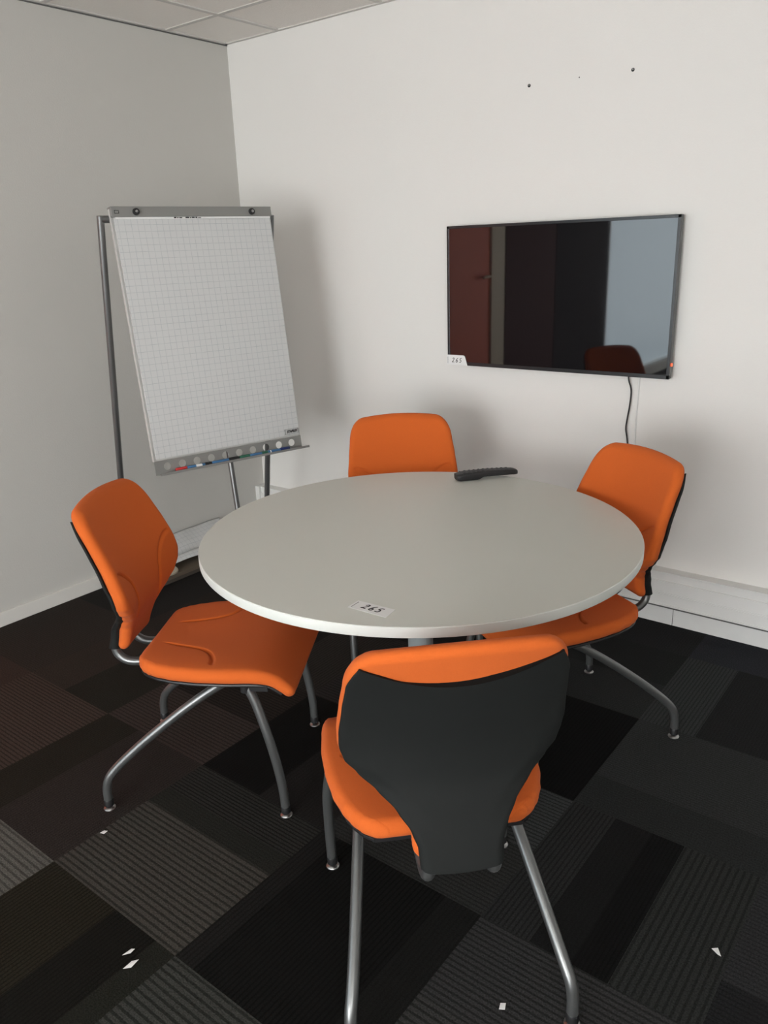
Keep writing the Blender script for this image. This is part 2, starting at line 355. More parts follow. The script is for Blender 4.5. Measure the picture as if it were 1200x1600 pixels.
m = MB(); m.box((-0.07, LY0, 0.1), (0.005, LY0 + 0.04, 2.3)); m.box((-0.07, LY1 - 0.03, 0.1), (0.005, LY1, 2.3)); m.box((-0.07, LY0, 0.1), (0.005, LY1, 0.13)); m.box((-0.07, LY0, 2.27), (0.005, LY1, 2.3)); m.build('window_frame', M_WHITEPL, w)

# ------------------------------------------------------------------ round table
TX, TY, TZ, TR = 2.018, -1.297, 0.740, 0.610
t = thing('round_table', 'round meeting table with light grey top and pale edge on one column', 'table', (TX, TY, 0))
m = MB(); N = 128
def ring(r, z, n=N): return [Vector((r * math.cos(2 * PI * k / n), r * math.sin(2 * PI * k / n), z)) for k in range(n)]
m.loft([ring(TR - 0.002, TZ - 0.004), ring(TR - 0.002, TZ)]); 
top = m.build('tabletop', M_TOP, t)
m = MB(); m.loft([ring(TR - 0.004, TZ - 0.026), ring(TR - 0.001, TZ - 0.0255), ring(TR, TZ - 0.024), ring(TR, TZ - 0.002), ring(TR - 0.0015, TZ - 0.0006)] , caps=False)
m.loft([ring(TR - 0.004, TZ - 0.026), ring(TR - 0.004, TZ - 0.0045)])
m.build('edge_band', M_EDGE, t, smooth=True)
m = MB(); m.lathe([(0.037, 0.02), (0.037, 0.70)]); m.build('column', M_COLUMN, t, smooth=True)
m = MB(); m.lathe([(0.10, 0.700), (0.10, 0.706), (0.045, 0.7139), ]); m.build('mounting_plate', M_COLUMN, t, smooth=True)
m = MB(); m.lathe([(0.262, 0.0), (0.262, 0.006), (0.25, 0.011), (0.08, 0.022), (0.045, 0.030)], n=64); m.build('base', M_COLUMN, t, smooth=True)

# ------------------------------------------------------------------ the chair
def stadium(hw, th, nf=100, nb=22, nc=7):
    """closed loop (across, depth): front (+depth) span, rounded end, back span, rounded end"""
    r = min(th / 2, hw * 0.9); L = hw - r; out = []
    for k in range(nf): out.append((L - 2 * L * k / (nf - 1), th / 2, 1))
    for k in range(1, nc): a = PI / 2 + PI * k / nc; out.append((-L + r * math.cos(a), th / 2 * math.sin(a), 0))
    for k in range(nb): out.append((-L + 2 * L * k / (nb - 1), -th / 2, -1))
    for k in range(1, nc): a = -PI / 2 + PI * k / nc; out.append((L + r * math.cos(a), th / 2 * math.sin(a), 0))
    return out
def dist_poly(p, poly):
    best = 9
    for a, b in zip(poly, poly[1:]):
        ax, ay = a; bx, by = b; dx, dy = bx - ax, by - ay; l = dx * dx + dy * dy
        t = max(0, min(1, ((p[0] - ax) * dx + (p[1] - ay) * dy) / l)); q = math.hypot(p[0] - ax - t * dx, p[1] - ay - t * dy)
        best = min(best, q)
    return best
def arclen(path):
    s = [0.0]
    for a, b in zip(path, path[1:]): s.append(s[-1] + (b - a).length)
    return s

# back rest centre line (x,z) of the pad middle, bottom to top
BK = [(-0.222, 0.432), (-0.202, 0.50), (-0.178, 0.56), (-0.178, 0.62), (-0.196, 0.70), (-0.226, 0.78), (-0.258, 0.85), (-0.275, 0.886)]
BW = [(0.430, 0.086), (0.47, 0.087), (0.505, 0.097), (0.535, 0.118), (0.565, 0.150), (0.59, 0.182), (0.615, 0.203), (0.645, 0.211), (0.68, 0.211), (0.74, 0.205), (0.80, 0.198), (0.85, 0.190), (0.90, 0.180)]
def bx(z):
    for (a, b), (c, d) in zip(BK, BK[1:]):
        if z <= d: return a + (c - a) * (z - b) / (d - b)
    return BK[-1][0]
bpath = smoothpath([(a, 0, b) for a, b in BK], 24)
def bxs(z):
    for a, b in zip(bpath, bpath[1:]):
        if z <= b.z: 
            t = (z - a.z) / max(1e-9, b.z - a.z); return a.x + (b.x - a.x) * max(0, t)
    a, b = bpath[-2], bpath[-1]; return b.x + (b.x - a.x) * (z - b.z) / (b.z - a.z)
def curv(y, z): # sides come forward
    return 0.85 * y * y * interp([(0.5, 0.6), (0.65, 1.0), (0.9, 0.8)], z)
BG = [(.180, .704), (.160, .699), (.130, .680), (.100, .648), (.086, .61), (.081, .57), (.080, .54)]
SG = [(-.115, .060), (-.05, .078), (.015, .098), (.050, .122), (.072, .160), (.078, .190)]
BG = [(p.x, p.y) for p in smoothpath([(a, b, 0) for a, b in BG], 5)]
SG = [(p.x, p.y) for p in smoothpath([(a, b, 0) for a, b in SG], 5)]

def back_pad():
    zb, zt, th = 0.430, 0.874, 0.042; NR = 230; rows = []; rc = 0.052
    for i in range(NR + 1):
        s = i / NR
        z = zb + (zt - zb) * (s - 0.14 * math.sin(2 * PI * s))
        d = min(z - zb, zt - z) / (th / 2); e = math.sqrt(max(0, 1 - (1 - min(1, d)) ** 2)); e = max(e, 0.004)
        w = interp(BW, z)
        if zt - z < rc: q = 1 - (zt - z) / rc; w -= rc * (1 - math.sqrt(max(0, 1 - q * q))) * 0.85
        if z - zb < 0.02: q = 1 - (z - zb) / 0.02; w -= 0.02 * (1 - math.sqrt(max(0, 1 - q * q)))
        row = []
        tt = interp([(0.43, 0.034), (0.5, 0.040), (0.62, 0.044), (0.9, 0.040)], z) * e
        for y, dp, side in stadium(w, tt):
            zz = z + 0.014 * (1 - (y / 0.18) ** 2) * max(0, (z - 0.62) / 0.26) ** 1.5
            x = bxs(z) + curv(y, z) + dp
            if side == 1:
                dd = dist_poly((abs(y), z), BG); fade = min(1, max(0, (z - 0.50) / 0.05))
                x -= 0.0085 * math.exp(-(dd / 0.0038) ** 2) * fade
                x += 0.004 * math.exp(-((abs(y) - 0.15) / 0.05) ** 2) * math.exp(-((z - 0.60) / 0.05) ** 2)
            row.append(Vector((x, y, zz)))
        rows.append(row)
    m = MB(); m.loft(rows, caps=False); return m
def back_shell():
    zb = 0.432; NR = 70; rows = []
    for i in range(NR + 1):
        s = i / NR; zn = zb + s * (0.852 - zb)
        w = interp(BW, zn) - interp([(0.42, 0.008), (0.52, 0.006), (0.62, 0.002), (0.80, 0.003), (0.86, 0.018)], zn)
        th = interp([(0.42, 0.036), (0.5, 0.030), (0.60, 0.014), (0.70, 0.009), (0.87, 0.007)], zn)
        back = interp([(0.42, 0.030), (0.5, 0.030), (0.60, 0.027), (0.70, 0.0245), (0.87, 0.0215)], zn)
        row = []
        for y, dp, side in stadium(w, th, 40, 40, 5):
            ztop = 0.795 + 0.052 * min(1.2, (y / 0.165) ** 2)
            z = zb + s * (ztop - zb) - 0.006 * (1 - min(1, (y / 0.08) ** 2)) * (1 - s) ** 6
            crease = 0.013 * max(0, 1 - (interp(BW, z) - abs(y)) / 0.045) * max(0, 1 - abs(z - 0.585) / 0.085) ** 0.6 if z < 0.67 else 0.0
            zz = z + 0.010 * (1 - (y / 0.18) ** 2) * max(0, (z - 0.62) / 0.26) ** 1.5
            row.append(Vector((bxs(z) + curv(y, z) - back + dp + crease, y, zz)))
        rows.append(row)
    m = MB(); m.loft(rows); return m
SP = [(-0.150, 0.430), (-0.08, 0.431), (0.04, 0.433), (0.14, 0.434), (0.205, 0.432), (0.245, 0.421), (0.275, 0.400), (0.300, 0.372)]
SW = [(-0.15, 0.136), (-0.137, 0.160), (-0.12, 0.179), (-0.10, 0.193), (-0.07, 0.207), (-0.02, 0.222), (0.05, 0.232), (0.12, 0.235), (0.20, 0.230), (0.27, 0.220), (0.30, 0.214)]
def seat_frames(n=28):
    Q = smoothpath([(a, 0, b) for a, b in SP], 20); S0 = arclen(Q); NN = n * 8; P = []; j = 0
    for k in range(NN + 1):
        u = k / NN; t = S0[-1] * (u - 0.14 * math.sin(2 * PI * u))
        while j < len(Q) - 2 and S0[j + 1] < t: j += 1
        f = (t - S0[j]) / (S0[j + 1] - S0[j]); P.append(Q[j].lerp(Q[j + 1], min(1, max(0, f))))
    S = arclen(P); out = []
    for i, p in enumerate(P):
        t = (P[min(i + 1, len(P) - 1)] - P[max(i - 1, 0)]).normalized(); out.append((p, Vector((-t.z, 0, t.x)), S[i], S[-1]))
    return out
def seat_pad():
    rows = []
    for p, nrm, s, T in seat_frames():
        th = interp([(0, 0.046), (0.33, 0.046), (0.42, 0.040), (0.50, 0.030)], s)
        d = min(s / 0.022, (T - s) / 0.014); e = math.sqrt(max(0, 1 - (1 - min(1, d)) ** 2)); e = max(e, 0.004)
        w = interp(SW, p.x)
        if s < 0.022: q = 1 - s / 0.022; w -= 0.014 * (1 - math.sqrt(max(0, 1 - q * q)))
        if T - s < 0.02: q = 1 - (T - s) / 0.02; w -= 0.016 * (1 - math.sqrt(max(0, 1 - q * q)))
        row = []
        for y, dp, side in stadium(w, th * e, 140, 24, 8):
            off = dp
            if side == 1:
                dd = dist_poly((p.x, abs(y)), SG); fade = min(1, max(0, (p.x + 0.105) / 0.05))
                off -= 0.0085 * math.exp(-(dd / 0.0038) ** 2) * fade * min(1, max(0, (w - 0.018 - abs(y)) / 0.02))
                off -= 0.007 * math.exp(-(y / 0.13) ** 2) * math.exp(-((p.x - 0.0) / 0.14) ** 2)
                ey = (abs(y) - (w - 0.05)) / 0.05
                if ey > 0: off -= 0.004 * ey * ey
            q = p + nrm * off; row.append(Vector((q.x, y, q.z)))
        rows.append(row)
    m = MB(); m.loft(rows, caps=False); return m
def seat_shell():
    rows = []
    for p, nrm, s, T in seat_frames(5):
        if s < 0.012 or T - s < 0.02: continue
        w = interp(SW, p.x) - 0.008
        th = interp([(0, 0.046), (0.33, 0.046), (0.42, 0.040), (0.50, 0.030)], s)
        rows.append([Vector(((p + nrm * (dp - th / 2 - 0.002)).x, y, (p + nrm * (dp - th / 2 - 0.002)).z)) for y, dp, sd in stadium(w, 0.010, 16, 16, 4)])
    m = MB(); m.loft(rows); return m

REAR = [(0.205, 0.406), (0.135, 0.398), (0.06, 0.357), (-0.02, 0.302), (-0.10, 0.240), (-0.17, 0.181), (-0.222, 0.132), (-0.247, 0.100), (-0.2565, 0.066), (-0.258, 0.03)]
FRONT = [(0.176, 0.398), (0.194, 0.360), (0.214, 0.300), (0.232, 0.235), (0.246, 0.160), (0.255, 0.090), (0.258, 0.03)]
def make_chair(label, loc, rz):
    t = thing('meeting_chair', label, 'chair', loc, rz, 'orange chairs around the round table')
    sp = seat_pad().build('seat', M_ORANGE, t)
    seat_shell().build('seat_shell', M_BLACK, t, smooth=True)
    bp_ = back_pad().build('backrest', M_ORANGE, t)
    for o_ in (sp, bp_):
        for q_ in o_.data.polygons: q_.use_smooth = True
    bs = back_shell().build('backrest_shell', M_SHELL, t, smooth=True)
    for s in (1, -1):
        m = MB(); m.tube(smoothpath([(-0.02, s * 0.062, 0.403), (-0.11, s * 0.063, 0.396), (-0.180, s * 0.063, 0.388), (-0.218, s * 0.063, 0.391), (-0.243, s * 0.062, 0.410), (-0.250, s * 0.060, 0.440), (-0.243, s * 0.058, 0.465)], 5), 0.0125)
        m.build('backrest_support', M_TUBE, t, smooth=True)
        m = MB(); m.tube(smoothpath([(x, s * (0.2225 - 0.065 * max(0, min(1, (z - 0.09) / 0.28))), z) for x, z in REAR], 6), 0.0125, 18)
        l = m.build('leg', M_TUBE, t, smooth=True)
        foot(l, -0.258, s * 0.2225)
        m = MB(); m.tube(smoothpath([(x, s * (0.2225 - 0.016 * max(0, (z - 0.25) / 0.15) + 0.003 * math.sin(PI * min(1, z / 0.36))), z) for x, z in FRONT], 6), 0.0125, 18)
        l = m.build('leg', M_TUBE, t, smooth=True)
        foot(l, 0.258, s * 0.2225)
        m = MB(); m.tube([(0.173, s * 0.207, 0.411), (0.173, s * 0.207, 0.385)], 0.0145, 18); m.box((0.185, s * 0.205 - 0.012, 0.39), (0.235, s * 0.205 + 0.012, 0.409))
        m.build('leg_bracket', M_BLACK, t, smooth=True)
    m = MB(); m.box((-0.03, -0.085, 0.396), (0.17, 0.085, 0.409)); m.tube([(0.17, -0.21, 0.400), (0.17, 0.21, 0.400)], 0.0125); m.tube([(0.05, -0.10, 0.400), (0.05, 0.10, 0.400)], 0.0125)
    m.build('seat_frame', M_BLACK, t, smooth=True)
    return t
def foot(leg, x, y):
    m = MB(); m.lathe([(0.0132, 0.012), (0.0138, 0.030), (0.0125, 0.033)], (x, y, 0), 18); m.build('leg_cap', M_BLACK, leg, smooth=True)
    m = MB(); m.lathe([(0.016, 0.0), (0.017, 0.003), (0.015, 0.006), (0.006, 0.009), (0.006, 0.014)], (x, y, 0), 20); m.build('glide', M_CHROME, leg, smooth=True)

def copy_tree(o, parent=None):
    c = o.copy(); COL.objects.link(c)
    if parent: c.parent = parent
    for ch in list(o.children): copy_tree(ch, c)
    return c
POSES = [
 ('orange padded chair at the near side of table, its dark grey back towards us', (2.445, -1.846), 2.3640),
 ('orange padded chair left of the round table, seat and front fully visible', (1.534, -1.702), 0.5600),
 ('orange padded chair right of table in front of the white wall, below the tv', (2.297, -0.884), -2.1000),
 ('orange padded chair behind table, only its backrest top showing above tabletop', (1.596, -0.776), -0.8450)]
chair = make_chair(POSES[0][0], (*POSES[0][1], 0), POSES[0][2])
for lab, (x, y), rz in POSES[1:]:
    c = copy_tree(chair); c['label'] = lab; c.location = (x, y, 0); c.rotation_euler = (0, 0, rz)

# ------------------------------------------------------------------ television
X0, X1, Z0, Z1 = 1.308, 2.280, 1.003, 1.576
t = thing('television', 'black flat television hung on the white wall, switched off', 'television', ((X0 + X1) / 2, 0, Z0))
tx, tz = (X0 + X1) / 2, Z0
def tb(m, a, b): m.box((a[0] - tx, a[1], a[2] - tz), (b[0] - tx, b[1], b[2] - tz))
m = MB(); tb(m, (X0, -0.058, Z0), (X1, -0.030, Z1)); tb(m, (X0 + 0.06, -0.034, Z0 + 0.05), (X1 - 0.06, -0.012, Z1 - 0.12))
m.build('housing', M_TVBODY, t, bevel=0.003)
m = MB(); bz = 0.011
tb(m, (X0, -0.062, Z0), (X0 + bz, -0.056, Z1)); tb(m, (X1 - bz, -0.062, Z0), (X1, -0.056, Z1)); tb(m, (X0, -0.062, Z1 - bz), (X1, -0.056, Z1)); tb(m, (X0, -0.062, Z0), (X1, -0.056, Z0 + bz + 0.004))
m.build('bezel', M_TVBODY, t, bevel=0.001)
m = MB(); tb(m, (X0 + bz - 0.001, -0.060, Z0 + bz), (X1 - bz + 0.001, -0.057, Z1 - bz + 0.001)); m.build('screen', M_SCREEN, t)
m = MB(); tb(m, (1.72, -0.014, 1.15), (1.90, -0.001, 1.42)); m.build('wall_bracket', M_BLACK, t)
m = MB(); tb(m, (X1 - 0.001, -0.050, 1.050), (X1 + 0.004, -0.040, 1.060)); m.build('standby_light', M_LED, t, bevel=0.001)
# mains lead hanging from the set behind the right chair to the trunking
m = MB(); m.tube(smoothpath([(2.112, -0.020, 1.02), (2.113, -0.018, 0.985), (2.123, -0.012, 0.945), (2.121, -0.010, 0.89), (2.114, -0.010, 0.83), (2.111, -0.010, 0.79), (2.120, -0.010, 0.74), (2.135, -0.010, 0.62), (2.13, -0.012, 0.48), (2.12, -0.02, 0.34), (2.12, -0.035, 0.242)], 6), 0.0032, 8)
tag(m.build('power_cable', M_BLACK, smooth=True), 'thin black power cable hanging down the wall below the television', 'cable')
m = MB(); m.tube(smoothpath([(2.150, -0.012, 1.02), (2.149, -0.004, 0.96), (2.147, -0.004, 0.80), (2.150, -0.004, 0.60), (2.150, -0.006, 0.40), (2.150, -0.012, 0.242)], 5), 0.003, 8)
tag(m.build('signal_cable', M_WHITEPL, smooth=True), 'white cable running down the wall just right of the black one', 'cable')

# ------------------------------------------------------------------ paper lot tags with handwritten numbers
DIG = {'2': [[(.08, .72), (.28, .97), (.58, .88), (.52, .58), (.2, .18), (.0, .02), (.35, .06), (.75, .03)]],
       '6': [[(.62, .98), (.3, .7), (.1, .35), (.15, .08), (.4, 0), (.62, .15), (.6, .38), (.35, .45), (.15, .3)]],
       '5': [[(.7, .95), (.3, .92), (.2, .55), (.5, .55), (.65, .3), (.5, .05), (.1, .02)]]}
def strokes(text, h, adv, th, slant=0.25, lw=None):
    lw = lw or h * 0.13; m = MB(); x0 = 0
    for ch in text:
        for st in DIG[ch]:
            P = smoothpath([(x0 + (a + slant * b) * h * 0.72, b * h, 0) for a, b in st], 4)
            for a, b in zip(P, P[1:]):
                d = (b - a)
                if d.length < 1e-7: continue
                d = d.normalized(); nn = Vector((-d.y, d.x, 0)) * lw / 2; e = d * lw * 0.3
                q = [a - e + nn, a - e - nn, b + e - nn, b + e + nn]
                m.add([v + Vector((0, 0, -0.0001)) for v in q] + [v + Vector((0, 0, th)) for v in q], [(0, 1, 2, 3), (7, 6, 5, 4), (0, 4, 5, 1), (1, 5, 6, 2), (2, 6, 7, 3), (3, 7, 4, 0)])
        x0 += adv
    return m
def paper_tag(label, outline, M, tx0, ty0, h, adv):
    o = thing('paper_tag', label, 'tag'); o.matrix_world = M
    m = MB(); n = len(outline); m.loft([[Vector((a, b, 0)) for a, b in outline], [Vector((a, b, 0.0006)) for a, b in outline]]); m.build('paper', M_PAPERW, o)
    s = strokes('265', h, adv, 0.0003); s.v = [(x + tx0, y + ty0, z + 0.0007) for x, y, z in s.v]; s.build('handwritten_number', M_INK, o)
    s = MB(); ys_ = [0.006 + 0.0036 * k for k in range(8)]
    for k, y in enumerate(ys_): s.box((0.005, y, 0.0006), (0.0075, y + 0.0024, 0.0009))
    s.build('small_print', M_GREYINK, o)
    return o
# on the table: origin at its near left corner
BL = Vector((2.182, -1.801, TZ)); BR = Vector((2.286, -1.796, TZ)); ax = (BR - BL).normalized(); ay = Vector((0, 0, 1)).cross(ax)
paper_tag('white paper tag numbered 265 lying near the front edge of tabletop', [(0, 0), (0.104, 0.0), (0.100, 0.043), (0.0, 0.040)],
          Matrix(((ax.x, ay.x, 0, BL.x), (ax.y, ay.y, 0, BL.y), (0, 0, 1, BL.z + 0.0002), (0, 0, 0, 1))), 0.028, 0.012, 0.021, 0.018)
# on the television: stuck on the lower left corner of its front
paper_tag('white paper tag numbered 265 stuck on lower left corner of television', [(0, 0), (0.106, 0.0), (0.094, 0.038), (0.090, 0.042), (0.084, 0.043), (0, 0.043)],
          Matrix(((1, 0, 0, 1.304), (0, 0, -1, -0.0625), (0, 1, 0, 1.003), (0, 0, 0, 1))), 0.028, 0.012, 0.019, 0.018)

# ------------------------------------------------------------------ remote control
p0 = Vector((1.842, -0.828, TZ)); p1 = Vector((1.975, -0.672, TZ)); L = (p1 - p0).length + 0.012; an = math.atan2(p1.y - p0.y, p1.x - p0.x)
t = thing('remote_control', 'black television remote control lying on the far side of the tabletop', 'remote control', (p0.x, p0.y, TZ + 0.0003), an)
def rprof(s): # top and bottom height, half width along the length
    top = interp([(0, 0.024), (0.03, 0.029), (0.10, 0.030), (0.17, 0.028), (0.205, 0.0255), (0.217, 0.021)], s)
    bot = interp([(0, 0.004), (0.01, 0.0), (0.075, 0.0), (0.095, 0.009), (0.19, 0.008), (0.205, 0.007)], s)
    hw = interp([(0, 0.020), (0.01, 0.0235), (0.10, 0.0225), (0.19, 0.0215), (0.205, 0.0205), (0.214, 0.018), (0.219, 0.010)], s)
    return top, bot, hw
rows = []
for k in range(31):
    s = L * k / 30; a, b, hw = rprof(s); c = (a + b) / 2; hh = (a - b) / 2
    rows.append([Vector((s, hw * math.copysign(abs(math.cos(q)) ** 0.45, math.cos(q)), c + hh * math.copysign(abs(math.sin(q)) ** 0.55, math.sin(q)))) for q in [2 * PI * (j + .5) / 28 for j in range(28)]])
m = MB(); m.loft(rows); m.build('body', M_BLACK, t, smooth=True)
M_BTN = mat('grey rubber key', (0.07, 0.07, 0.072), 0.5)
for r in range(11):
    for c in (-1, 0, 1):
        s = 0.018 + r * 0.0165; a, b, hw = rprof(s)
        if s > L - 0.02: continue
        m = MB(); m.lathe([(0.0045, -0.002), (0.0045, 0.0004), (0.0035, 0.0010)], (s, c * 0.0125, a), 10); m.build('button', M_BTN, t, smooth=True)

# ------------------------------------------------------------------ flip chart
W_ = 0.68; FO = Vector((0.5, -1.126, 1.675)); yaw, tilt = math.radians(74.4), math.radians(7.8)
ux = Vector((math.cos(yaw), math.sin(yaw), 0)); nh = Vector((math.sin(yaw), -math.cos(yaw), 0))
dn = Vector((0, 0, -math.cos(tilt))) + math.sin(tilt) * nh; nb = ux.cross(dn)
if nb.dot(nh) < 0: nb = -nb
def fm_(): # board frame: x along width, y down the board, z out of the face
    return Matrix(((ux.x, dn.x, nb.x, FO.x), (ux.y, dn.y, nb.y, FO.y), (ux.z, dn.z, nb.z, FO.z), (0, 0, 0, 1)))
FM = fm_()
def P_(u, v, w): return FM @ Vector((u, v, w))
base = Vector((FO.x - 0.05, FO.y + 0.33, 0))
t = thing('flip_chart', 'flip chart easel with squared paper pad and silver tripod in the corner', 'flip chart', base)
def fb(m, name, ma, parent=t, **k):
    m.v = [tuple(Vector(v) - base) for v in m.v]; return m.build(name, ma, parent, **k)
def board_box(m, a, b):
    m.box(a, b, FM)
m = MB(); board_box(m, (0.004, 0.02, -0.016), (W_ - 0.003, 0.966, -0.004)); board = fb(m, 'board', M_PANEL, bevel=0.002)
m = MB(); board_box(m, (0, 0.0, -0.018), (0.005, 0.967, 0.0)); fb(m, 'board_rim', M_PANEL, bevel=0.001)
m = MB(); board_box(m, (W_ - 0.005, 0.0, -0.018), (W_, 0.967, 0.0)); fb(m, 'board_rim', M_PANEL, bevel=0.001)
# clamp rail with two knobs
m = MB(); board_box(m, (0.0, -0.002, 0.0), (W_ - 0.001, 0.034, 0.016)); board_box(m, (-0.002, -0.004, -0.018), (W_, 0.002, 0.016)); clamp = fb(m, 'clamp_rail', M_ALU, bevel=0.002)
for u in (0.095, 0.586):
    MM = FM @ Matrix.Translation((u, 0.016, 0))
    m = MB(); m.lathe([(0.013, 0.014), (0.013, 0.024), (0.010, 0.028)], (0, 0, 0), 24, MM); k = fb(m, 'knob', M_BLACK, clamp, smooth=True)
    m = MB(); m.lathe([(0.0055, 0.027), (0.0055, 0.029), (0.004, 0.0305)], (0, 0, 0), 20, MM); fb(m, 'knob_cap', M_CHROME, k, smooth=True)
m = MB()
for a, b in (((0.012, 0.010), (0.030, 0.012)), ((0.012, 0.020), (0.030, 0.022)), ((0.012, 0.010), (0.014, 0.022)), ((0.028, 0.010), (0.030, 0.022))): board_box(m, (a[0], a[1], 0.0155), (b[0], b[1], 0.0168))
fb(m, 'maker_mark', M_SHELL, clamp)
# paper pad: top sheet slightly bowed, squared print
NU, NV = 14, 40; V, F, UV = [], [], []
for layer in (0, 1):
    for j in range(NV + 1):
        for i in range(NU + 1):
            u = 0.011 + (0.674 - 0.011) * i / NU; v = 0.030 + (0.957 - 0.030) * j / NV
            if j == NV and i < 4: pass
            w = 0.006 + 0.002 * math.sin(PI * min(1, max(0, (v - 0.04) / 0.9))) + 0.0004 * math.sin(u * 9 + v * 7)
            if layer == 1: w = -0.0035
            V.append(P_(u, v, w) - base); UV.append((u + 0.003, v - 0.01))
n1 = (NU + 1) * (NV + 1)
for j in range(NV):
    for i in range(NU):
        a = j * (NU + 1) + i; F.append((a, a + 1, a + NU + 2, a + NU + 1)); a += n1; F.append((a + NU + 1, a + NU + 2, a + 1, a))
def rim(a, b): F.append((a, b, b + n1, a + n1))
for i in range(NU): rim(i + 1, i); rim(NV * (NU + 1) + i, NV * (NU + 1) + i + 1)
for j in range(NV): rim(j * (NU + 1), (j + 1) * (NU + 1)); rim((j + 1) * (NU + 1) + NU, j * (NU + 1) + NU)
pad = link('paper_pad', V, F, M_GRID, t, False, uvs=UV)
# white binding strip with small black print under the clamp
m = MB(); board_box(m, (0.015, 0.034, 0.008), (0.672, 0.041, 0.0115)); strip = fb(m, 'binding_strip', M_PAPERW, pad)
m = MB()
for u, w in ((0.246, .010), (0.259, .006), (0.268, .012), (0.294, .016), (0.313, .006), (0.321, .012), (0.336, .008), (0.347, .013)):
    board_box(m, (u, 0.0345 + 0.001 * ((int(u * 1000)) % 3), 0.0112), (u + w, 0.0395, 0.012))
fb(m, 'binding_print', M_INK, strip)
# brand box printed at the lower right of the sheet
m = MB(); lx0, lx1, ly0, ly1 = 0.602, 0.668, 0.930, 0.953; e = 0.0012; zb_, zt_ = 0.0055, 0.0088
for a, b in (((lx0, ly0), (lx1, ly0 + e)), ((lx0, ly1 - e), (lx1, ly1)), ((lx0, ly0), (lx0 + e, ly1)), ((lx1 - e, ly0), (lx1, ly1))): board_box(m, (*a, zb_), (*b, zt_))
fb(m, 'brand_frame', M_GREYINK, pad)
tcv = bpy.data.curves.new('brand_text', 'FONT'); tcv.body = 'STAPLES'; tcv.size = 0.0155; tcv.align_x = 'CENTER'; tcv.align_y = 'CENTER'; tcv.extrude = 0.0004; tcv.offset = 0.0006; tcv.shear = 0.35
to = bpy.data.objects.new('tmp', tcv); COL.objects.link(to)
bpy.context.view_layer.update(); dg = bpy.context.evaluated_depsgraph_get(); tm = bpy.data.meshes.new_from_object(to.evaluated_get(dg))
bpy.data.objects.remove(to); tm.transform(FM @ Matrix.Translation(((lx0 + lx1) / 2, (ly0 + ly1) / 2, 0.0090)) @ Matrix.Diagonal((0.86, -1, 1, 1))); tm.transform(Matrix.Translation(-base)); tm.materials.clear(); tm.materials.append(M_INK)
tm.name = 'brand_text'; bo = bpy.data.objects.new('brand_text', tm); COL.objects.link(bo); bo.parent = pad
# pen tray: punched plate with ten round holes and a projecting ledge
holes = [0.052, 0.116, 0.180, 0.244, 0.309, 0.373, 0.438, 0.502, 0.566, 0.630]
m = MB(); v0, v1, vc, hr = 0.966, 1.022, 0.9915, 0.0155
edges = [0.0] + [(a + b) / 2 for a, b in zip(holes, holes[1:])] + [W_]
for k, hc in enumerate(holes):
    ua, ub = edges[k], edges[k + 1]; NN = 32
    out, inn = [], []
    for q in range(NN):
        a = 2 * PI * q / NN + PI / 4; c, s = math.cos(a), math.sin(a)
        inn.append((hc + hr * c, vc + hr * s))
        tx_ = ((ub - hc) / c if c > 1e-9 else (ua - hc) / c if c < -1e-9 else 9); ty_ = ((v1 - vc) / s if s > 1e-9 else (v0 - vc) / s if s < -1e-9 else 9)
        tt = min(tx_, ty_); out.append((hc + tt * c, vc + tt * s))
    # make sure the four corners are present
    for cx_, cy_ in ((ua, v0), (ub, v0), (ua, v1), (ub, v1)):
        b = min(range(NN), key=lambda i: (out[i][0] - cx_) ** 2 + (out[i][1] - cy_) ** 2); out[b] = (cx_, cy_)
    vs = [P_(*q, 0.002) for q in out] + [P_(*q, 0.002) for q in inn] + [P_(*q, 0) for q in out] + [P_(*q, 0) for q in inn]
    fs = []
    for q in range(NN):
        r = (q + 1) % NN
        fs += [(q, r, NN + r, NN + q), (2 * NN + r, 2 * NN + q, 3 * NN + q, 3 * NN + r), (NN + q, NN + r, 3 * NN + r, 3 * NN + q), (r, q, 2 * NN + q, 2 * NN + r)]
    m.add(vs, fs)
fb(m, 'tray_plate', M_ALU)
m = MB(); board_box(m, (0.010, 1.0195, 0.0), (0.700, 1.0225, 0.034)); board_box(m, (0.010, 1.013, 0.0325), (0.700, 1.0225, 0.0355)); fb(m, 'tray_ledge', M_ALU, bevel=0.001)
# inverted U frame (two rear legs) and the front leg
k = 0.193; off = 0.022
def ftop(s): q = FO + s * ux - off * nh; q.z = 1.637; return q
FL, FR = ftop(-0.029), ftop(0.699); bk = -nh * k
rT = 0.0135
for a in (FL, FR):
    m = MB(); q = a + (bk + Vector((0, 0, -1))) * (1.637 - 0.012); m.tube([a + Vector((0, 0, 0.012)), q], rT, 18); l = fb(m, 'leg', M_TUBE, smooth=True)
    m = MB(); m.lathe([(0.017, 0.0), (0.017, 0.02), (0.0145, 0.03)], (q.x, q.y, 0), 18); fb(m, 'rubber_foot', M_BLACK, l, smooth=True)
m = MB(); m.tube([FL + Vector((0, 0, 0.0)), FR + Vector((0, 0, 0.0))], rT, 18); fb(m, 'top_bar', M_TUBE, smooth=True)
fa = P_(0.34, 0.60, -0.030); d_ = dn.copy(); tl = (fa.z - 0.012) / -d_.z; fz = fa + d_ * tl
m = MB(); m.tube([fa, fz], 0.0115, 18); l = fb(m, 'leg', M_TUBE, smooth=True)
m = MB(); m.lathe([(0.016, 0.0), (0.016, 0.02), (0.0135, 0.03)], (fz.x, fz.y, 0), 18); fb(m, 'rubber_foot', M_BLACK, l, smooth=True)
m = MB(); board_box(m, (0.31, 0.58, -0.045), (0.37, 0.955, -0.016)); fb(m, 'leg_channel', M_ALU, bevel=0.002)

